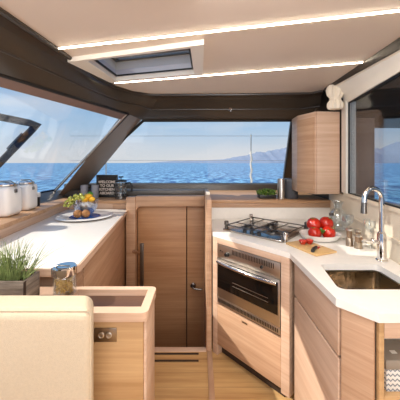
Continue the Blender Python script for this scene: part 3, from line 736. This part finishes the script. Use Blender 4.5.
for k in range(260):
    x, y = random.uniform(.585, .745), random.uniform(2.54, 2.66); z = RZ+.035+random.uniform(0, .055)*(1-((x-.665)/.1)**2*.5)
    b.ball((x+random.uniform(-.012, .012), y+random.uniform(-.01, .01), z), random.uniform(.007, .013), (1, .7, .4), (random.uniform(-1, 1), random.uniform(-1, 1), random.uniform(0, 6)), 4)
tag(b.build('foliage', moss_m, herb), kind='stuff')
b = MB(); b.box(.052, .088, 2.30, 2.335, 1.166, 1.196, .003); tag(b.build('switch_block', white_frame, loc=(.07, 2.3, 1.166)), 'tiny white block on top of the companionway post', 'fitting')

# ------------------------------------------------------------------ left worktop and base units
LT = .95
def lx(Y): return -.584-(Y-1.215)*.117
def arc_c(cx, cy, r, a0, a1, n=6): return [(cx+r*math.cos(math.radians(a0+(a1-a0)*k/n)), cy+r*math.sin(math.radians(a0+(a1-a0)*k/n))) for k in range(n+1)]
inner = [(lx(2.80)-.012, 2.812), (-1.438, 2.812), (-1.312, 1.69), (-1.27, 1.232)]+arc_c(-.66, 1.292, .06, -90, -7)
edge = [(lx(2.80), 2.812), (-1.438, 2.8125), (-1.312, 1.6905), (-1.272, 1.22)]+arc_c(-.66, 1.292, .072, -90, -7)
wl = MB(); wl.prism(inner, LT-.028, LT, .0015); wlo = wl.build('worktop', white_top, loc=(-1.0, 2.0, LT-.028)); tag(wlo, 'long white wood-edged worktop under the left window', 'worktop')
b = MB()
n = len(inner)
ring_o = edge[3:]+[edge[0]]; ring_i = inner[3:]+[inner[0]]
b.prism(ring_o+ring_i[::-1], LT-.034, LT+.0015); b.build('edge_trim', oak_pale, wlo)
def base_unit(ya, yb, label):
    fa, fb = lx(ya)-.03, lx(yb)-.03
    t = thing('base_cabinet', label, 'cabinet', ((fa+fb)/2-.2, (ya+yb)/2, 0), 'base cabinets under the left worktop')
    b = MB(); b.prism([(fa-.02, ya), (fb-.02, yb), (fb-.4, yb), (fa-.4, ya)], .0, LT-.035); b.build('body', oak_pale, t)
    b = MB(); b.prism([(fa, ya+.004), (fb, yb-.004), (fb-.0195, yb-.004), (fa-.0195, ya+.004)], .06, LT-.065, .003); b.build('door', oak, t)
base_unit(1.29, 1.425, 'narrow oak cabinet under the near end of the left worktop'); base_unit(1.43, 2.80, 'wide oak cabinet under the left worktop, beside the companionway')

# plate with bowl of fruit
PC = (-1.06, 2.4)
pl = thing('serving_plate', 'large white plate with blue glaze under the fruit bowl', 'plate', (*PC, LT))
b = MB(); b.lathe([(0, .008), (.14, .008), (.238, .018), (.246, .016), (.15, .0), (0, 0)], (*PC, LT+.0005), 40); b.build('dish', ceramic, pl)
b = MB(); b.lathe([(0, .0082), (.128, .0082), (.135, .0098), (.13, .0098), (0, .0092)], (*PC, LT+.0005), 40); b.build('blue_centre', blue_glaze, pl)
BC = (-1.085, 2.47, LT+.0105)
fb = thing('fruit_bowl', 'clear glass bowl of fruit on the blue and white plate', 'bowl', BC)
b = MB(); b.lathe([(0, .0), (.05, 0), (.088, .035), (.110, .09), (.116, .135), (.112, .135), (.106, .091), (.084, .038), (.048, .004), (0, .004)], BC, 30); b.build('vessel', glass('bowl_glass', tint=(.86, .88, .93, 1), refl=.2, edge=.8), fb)
gp = thing('grape_bunch', 'bunch of green grapes spilling over the left rim of fruit bowl', 'grapes', (BC[0]-.05, BC[1]-.02, LT+.1))
b = MB()
rg = random.Random(4)
for k in range(64):
    u = rg.random(); a = rg.uniform(0, 2*PI); x = BC[0]-.135+u*.15+.02*math.cos(a); y = BC[1]-.03+.045*math.sin(a)-.02*(1-u)
    z = LT+.15+.06*math.sin(PI*min(1, u*.9))*rg.uniform(.3, 1.1)-.05*(1-u)**2*rg.random()
    if x < BC[0]-.09: y -= .03
    b.ball((x, y, z), rg.uniform(.0125, .016), n=7)
b.build('berries', grape_m, gp)
b = MB(); b.tube([(BC[0]-.06, BC[1], LT+.16), (BC[0]-.03, BC[1]+.01, LT+.19), (BC[0]-.01, BC[1]+.01, LT+.2)], .003, 6); b.build('stalk', leaf_m, gp)
for lb, d, rr in (('front left lemon on top of the fruit bowl', (.012, -.05, .118), .3), ('lemon at the right rim of the fruit bowl', (.065, -.022, .12), 1.2), ('topmost lemon in the fruit bowl', (.028, -.012, .148), 2.0)):
    p = (BC[0]+d[0], BC[1]+d[1], BC[2]+d[2]+.025); t = MB()
    t.lathe([(0, -.040), (.005, -.038), (.012, -.032), (.024, -.018), (.028, 0), (.024, .018), (.012, .032), (.005, .038), (0, .040)], p, 18, M=Euler((1.35, .2, rr)).to_matrix().to_4x4())
    tag(t.build('lemon', lemon_m, loc=p), lb, 'lemon', 'lemons in the fruit bowl')
p = (BC[0]+.022, BC[1]+.045, BC[2]+.185); t = MB(); t.lathe([(0, -.034), (.01, -.031), (.025, -.014), (.028, 0), (.025, .014), (.01, .031), (0, .034)], p, 16, M=Euler((1.4, .1, .2)).to_matrix().to_4x4())
tag(t.build('lime', lime_m, loc=p), 'green lime at the back of the fruit bowl', 'lime')
p = (BC[0]+.0, BC[1]-.01, BC[2]+.06); t = MB(); t.ball(p, .045, n=14); tag(t.build('pale_melon', mat('pale_fruit', rgb(214, 208, 196), .5, var=.15, vscale=40), loc=p), 'pale round fruit at the bottom inside the glass bowl', 'fruit')
for lb, (x, y), rz in (('left brown kiwi on the plate in front of fruit bowl', (-1.09, 2.32), .4), ('right brown kiwi on the plate in front of fruit bowl', (-1.022, 2.33), -.5)):
    p = (x, y, LT+.047); t = MB(); t.ball(p, .036, (1.08, .95, .98), (0, 0, rz), 14); tag(t.build('kiwi', kiwi_m, loc=p), lb, 'kiwi', 'kiwis on the plate')

# things on the left ledge
def canister(c, w, h, lb):
    t = thing('canister', lb, 'canister', c, 'white clamp-lid canisters')
    x, y, z = c
    b = MB(); b.box(x-w/2, x+w/2, y-w/2, y+w/2, z+.0005, z+h*.86, w*.22, 4); b.build('body', ceramic, t)
    ld = MB(); ld.lathe([(0, h*.862), (w*.47, h*.862), (w*.48, h*.90), (w*.44, h*.93), (w*.2, h*.96), (0, h*.965)], c, 26); ldo = ld.build('lid', chrome, t)
    b = MB(); b.tube([(x+w*.5+.004, y-.01, z+h*.68), (x+w*.52, y-.01, z+h*.9), (x+w*.3, y-.01, z+h*.99), (x-w*.2, y-.01, z+h*.98)], .0045, 8); b.box(x+w*.49, x+w*.54, y-.022, y+.004, z+h*.66, z+h*.76, .002); b.build('clamp', steel_dark, t)
canister((-1.505, 2.0, LZ), .185, .27, 'large white canister with chrome clamp lid on the left ledge, nearer of two')
canister((-1.52, 2.26, LZ), .15, .265, 'slimmer white clamp-lid canister on the left ledge, further of two')
jp = (-1.555, 2.46, LZ); t = thing('candle_jar', 'small dark jar with a white lid beside the white canisters', 'jar', jp)
b = MB(); b.lathe([(0, 0), (.036, 0), (.036, .085), (0, .085)], jp, 20); b.build('body', black_matt, t)
b = MB(); b.lathe([(0, .0852), (.040, .0852), (.042, .12), (.03, .128), (0, .13)], jp, 20); b.build('lid', ceramic, t)
def tumbler(c, lb):
    t = MB(); t.lathe([(0, 0), (.037, 0), (.042, .15), (.0395, .15), (.035, .005), (0, .005)], c, 24); tag(t.build('tumbler', ceramic_grey, loc=c), lb, 'cup', 'grey tumblers on the left ledge')
tumbler((-1.335, 3.0, LZ), 'left grey tumbler on the ledge behind the fruit bowl'); tumbler((-1.21, 3.0, LZ), 'right grey tumbler on the ledge, touching the black sign')
sg = thing('framed_sign', 'black framed sign with pale lettering beside the french press', 'sign', (-1.12, 3.08, LZ))
x0, x1, z0, z1, yy = -1.225, -.975, LZ+.0005, LZ+.265, 3.08
b = MB(); b.box(x0, x1, yy-.012, yy+.012, z0, z0+.03, .003); b.box(x0, x1, yy-.012, yy+.012, z1-.025, z1, .003); b.box(x0, x0+.025, yy-.012, yy+.012, z0+.0301, z1-.0251, .003); b.box(x1-.025, x1, yy-.012, yy+.012, z0+.0301, z1-.0251, .003); b.build('frame', black_matt, sg)
b = MB(); b.box(x0+.0251, x1-.0251, yy-.004, yy+.006, z0+.0301, z1-.0251); bo = b.build('board', sign_m, sg)
for k, s in enumerate(('WELCOME', 'TO OUR', 'KITCHEN', 'ABOARD')):
    cu = bpy.data.curves.new('lettering', 'FONT'); cu.body = s; cu.size = .043; cu.offset = .0012; cu.align_x = 'CENTER'; cu.extrude = .0008
    to = bpy.data.objects.new('lettering', cu); COL.objects.link(to); cu.materials.append(text_m)
    to.parent = bo; to.rotation_euler = (PI/2, 0, 0)
    to.location = Vector(((x0+x1)/2, yy-.0055, z1-.098-k*.044))-sg.location
    bpy.context.view_layer.update()
    me = bpy.data.meshes.new_from_object(to.evaluated_get(bpy.context.evaluated_depsgraph_get())); me.name = 'lettering'
    mo = bpy.data.objects.new('lettering_line', me); COL.objects.link(mo); mo.parent = bo; mo.location = to.location; mo.rotation_euler = to.rotation_euler
    bpy.data.objects.remove(to); me.materials.clear(); me.materials.append(text_m)
fp = thing('french_press', 'glass french press with black frame beside the framed sign', 'french press', (-.905, 2.98, LZ)); c = (-.905, 2.98, LZ)
b = MB(); b.lathe([(0, .012), (.05, .012), (.05, .17), (.048, .17), (.048, .014), (0, .014)], c, 24); b.build('beaker', ware, fp)
b = MB(); b.lathe([(0, 0), (.056, 0), (.056, .03), (.051, .03), (.051, .010), (0, .010)], c, 24)
for a in range(6):
    q = a*PI/3; b.tube([(c[0]+.0535*math.cos(q), c[1]+.0535*math.sin(q), c[2]+.02), (c[0]+.0535*math.cos(q), c[1]+.0535*math.sin(q), c[2]+.165)], .0035, 6)
b.lathe([(.051, .12), (.056, .12), (.056, .132), (.051, .132)], c, 24); b.build('frame', steel_dark, fp)
b = MB(); b.lathe([(0, .1705), (.054, .1705), (.054, .182), (.03, .193), (0, .195)], c, 24); ld = b.build('lid', black_matt, fp)
b = MB(); b.tube([(c[0], c[1], c[2]+.194), (c[0], c[1], c[2]+.215)], .004, 8); b.lathe([(0, .214), (.022, .214), (.024, .22), (.02, .226), (0, .227)], c, 16); b.build('plunger_knob', black_matt, ld)
b = MB(); b.tube([(c[0]+.05, c[1]-.005, c[2]+.155), (c[0]+.09, c[1]-.01, c[2]+.16), (c[0]+.108, c[1]-.012, c[2]+.135), (c[0]+.104, c[1]-.012, c[2]+.07)], .009, 10); b.build('handle', black_matt, fp)
b = MB(); b.lathe([(0, .05), (.047, .05), (.047, .055), (0, .055)], c, 20); b.build('filter_disc', steel, fp)

fp.scale = (1.2, 1.2, 1.12)

# ------------------------------------------------------------------ console with tray top, jar, planter
KZ = .87; ky0, ky1, kx0, kx1 = 1.005, 1.222, -1.05, -.203
con = thing('console_cabinet', 'oak console behind the cream sofa with a leather-lined tray top', 'console', (-.6, 1.11, 0))
b = MB(); b.box(kx0, kx1-.02, ky0+.013, ky1-.006, 0, KZ-.036, .004); b.build('body', oak_console, con)
b = MB(); b.box(kx1-.0198, kx1-.008, ky0+.02, ky1-.012, .0, KZ-.036, .003); b.build('end_panel', oak_pale, con)
def rr(x0, x1, y0, y1, r): return arc_c(x1-r, y1-r, r, 90, 0)+arc_c(x1-r, y0+r, r, 0, -90)+[(x0, y0), (x0, y1)]
b = MB(); b.holed(rr(kx0, kx1, ky0, ky1, .025), [(kx1-.035, ky1-.03), (kx1-.035, ky0+.045), (-.56, ky0+.045), (-.56, ky1-.03)], KZ-.035, KZ)
b.build('tray_rim', oak_pale, con)
b = MB(); b.box(-.559, kx1-.036, ky0+.046, ky1-.031, KZ-.0345, KZ-.028); b.build('tray_lining', brown_leather, con)
sp = MB(); sp.box(-.415, -.325, ky0+.008, ky0+.0128, .752, .806, .002); spo = sp.build('socket_plate', bronze, con)
for x in (-.385, -.355):
    b = MB(); b.lathe([(0, 0), (.012, 0), (.012, .003), (.009, .004), (.008, .001), (0, .001)], M=Matrix.Translation((x, ky0+.0078, .779)) @ Matrix.Rotation(PI/2, 4, 'X'), n=18); b.build('socket', steel, spo)
jc = (-.598, 1.15, KZ)
jr = thing('storage_jar', 'glass jar of pasta with steel lid on the console', 'jar', jc)
b = MB(); b.lathe([(0, .004), (.042, .0), (.047, .006), (.047, .085), (.044, .09), (.042, .085), (.043, .01), (0, .008)], jc, 28); b.build('glass', ware, jr)
ld = MB(); ld.lathe([(0, .0905), (.048, .0905), (.049, .096), (.049, .122), (.045, .126), (0, .124)], jc, 28); ldo = ld.build('lid', chrome, jr)
b = MB(); b.tube([(jc[0]-.05, jc[1]-.01, jc[2]+.08), (jc[0]-.052, jc[1]-.01, jc[2]+.118), (jc[0]-.02, jc[1]-.015, jc[2]+.133), (jc[0]+.03, jc[1]-.015, jc[2]+.130)], .003, 8); b.build('clamp', steel_dark, ldo)
b = MB(); rp = random.Random(2)
for k in range(70):
    a, r_ = rp.uniform(0, 2*PI), .033*math.sqrt(rp.random()); p = Vector((jc[0]+r_*math.cos(a), jc[1]+r_*math.sin(a), jc[2]+.014+rp.random()*.055))
    d = Euler((rp.uniform(-1, 1), rp.uniform(-1, 1), rp.uniform(0, 6))).to_matrix() @ Vector((0, 0, .011)); e2 = d.orthogonal().normalized()*.003
    b.tube([p-d, p-d*.4+e2, p+d*.3-e2, p+d], .0042, 6)
tag(b.build('pasta', pasta_m, jr), kind='stuff')

px0, px1, py0, py1, ph = -.945, -.705, 1.04, 1.145, .105
pt = thing('grass_planter', 'weathered wooden planter box of tall grass on the console', 'plant', (-.82, 1.09, KZ))
bx_ = MB(); w_ = .011
bx_.box(px0, px1, py0, py0+w_, KZ+.0005, KZ+ph, .002); bx_.box(px0, px1, py1-w_, py1, KZ+.0005, KZ+ph, .002)
bx_.box(px0, px0+w_, py0+w_+.0005, py1-w_-.0005, KZ+.0005, KZ+ph-.001, .002); bx_.box(px1-w_, px1, py0+w_+.0005, py1-w_-.0005, KZ+.0005, KZ+ph-.001, .002)
bx_.box(px0+w_, px1-w_, py0+w_, py1-w_, KZ+.001, KZ+.01); bx_.build('box', rustic, pt)
b = MB(); b.box(px1-.001, px1+.0015, py0-.0015, py0+.012, KZ+.001, KZ+ph-.002); b.build('corner_bracket', gap_dark, pt)
b = MB(); b.box(px0+w_+.001, px1-w_-.001, py0+w_+.001, py1-w_-.001, KZ+.011, KZ+.088); b.build('soil', soil, pt)
b = MB(); rg = random.Random(11)
for k in range(230):
    x, y = rg.gauss(-.80, .045), rg.uniform(py0+.02, py1-.02); x = min(px1-.015, max(px0+.015, x))
    h = rg.uniform(.08, .185); lean = Vector(((x+.80)*.8+rg.gauss(0, .035), rg.gauss(-.006, .02), 0)); z0 = KZ+.086
    if rg.random() < .08: lean *= 2.2
    pts = [(x+lean.x*u**1.7, y+lean.y*u**1.7, z0+h*u*(1-.15*u*min(1, lean.length*8))) for u in (0, .3, .6, .85, 1)]
    b.tube(pts, .002, 3, rs=[.0013, .0015, .0013, .0008, .0003])
tag(b.build('grass', grass_m, pt), kind='stuff')

# ------------------------------------------------------------------ sofa
so = thing('sofa', 'cream upholstered sofa seen at its rounded backrest corner', 'sofa', (-.7, .87, 0))
b = MB(); b.prism([(-1.15, .818), (-.338, .818), (-.383, .938), (-1.15, .938)], .12, .985, .032, 5); b.build('backrest', cream_fabric, so)
b = MB(); b.tube([(-1.15, .829, .979), (-.36, .829, .979), (-.349, .829, .967), (-.347, .829, .15)], .0028, 6); b.build('piping', cream_fabric, so)
b = MB(); b.prism([(-1.15, .83), (-.36, .83), (-.40, .93), (-1.15, .93)], 0, .119, .003); b.build('plinth', gap_dark, so)

# ------------------------------------------------------------------ saloon behind: back wall round the aft door
b = MB(); b.box(-2.0, -.75, -2.06, -2.0, 0, 2.12); b.box(.85, 1.3, -2.06, -2.0, 0, 2.12); b.box(-.75, .85, -2.06, -2.0, 1.95, 2.12); struct(b.build('wall_back', oak_pale))
# ------------------------------------------------------------------ light
def area(name, loc, target, size, power, col, sy=None):
    l = bpy.data.lights.new(name, 'AREA'); l.energy = power; l.color = col; l.size = size
    if sy: l.shape = 'RECTANGLE'; l.size_y = sy
    o = bpy.data.objects.new(name, l); COL.objects.link(o); o.location = loc
    o.rotation_euler = (Vector(target)-Vector(loc)).to_track_quat('-Z', 'Y').to_euler(); return o
area('saloon_fill', (.1, -.3, 2.05), (.3, .9, 0), 1.0, 18, (1, .94, .88), .6)  # added fill light behind the camera, brightens the whole interior
area('galley_fill', (.3, .85, 2.06), (.45, 1.4, 0), .7, 17, (1, .94, .89), .4)  # added fill light over the galley, lifts the worktops
area('aft_fill', (.2, -1.9, 1.5), (.2, 1.6, .9), 1.5, 28, (1, .97, .95), 1.0)  # added area light inside the aft doorway, fills the fronts facing aft
area('drawer_shadow_light', (-1.25, .05, 1.86), (.5, 1.75, .3), .12, 9, (1, .93, .86))  # added unseen light, throws the console's shadow onto the oven drawer
pl_ = bpy.data.lights.new('room_fill', 'POINT'); pl_.energy = 15; pl_.color = (1, .92, .85); pl_.shadow_soft_size = .2  # added unseen point light, fills the room and lifts the ceiling
po = bpy.data.objects.new('room_fill', pl_); COL.objects.link(po); po.location = (.6, -.7, 1.3)
sun = bpy.data.lights.new('sun', 'SUN'); sun.energy = 5; sun.angle = .009; sun.color = (1, .93, .82)
so_ = bpy.data.objects.new('sun', sun); COL.objects.link(so_)
d = Vector((.72, -.02, -.62)); so_.rotation_euler = d.to_track_quat('-Z', 'Y').to_euler()

S.view_settings.view_transform = 'Standard'; S.view_settings.look = 'None'; S.view_settings.gamma = 1; S.view_settings.exposure = 0
S.view_settings.use_curve_mapping = False
S.cycles.max_bounces = 10; S.cycles.transparent_max_bounces = 16; S.cycles.use_denoising = True; S.cycles.caustics_reflective = False; S.cycles.sample_clamp_indirect = 8
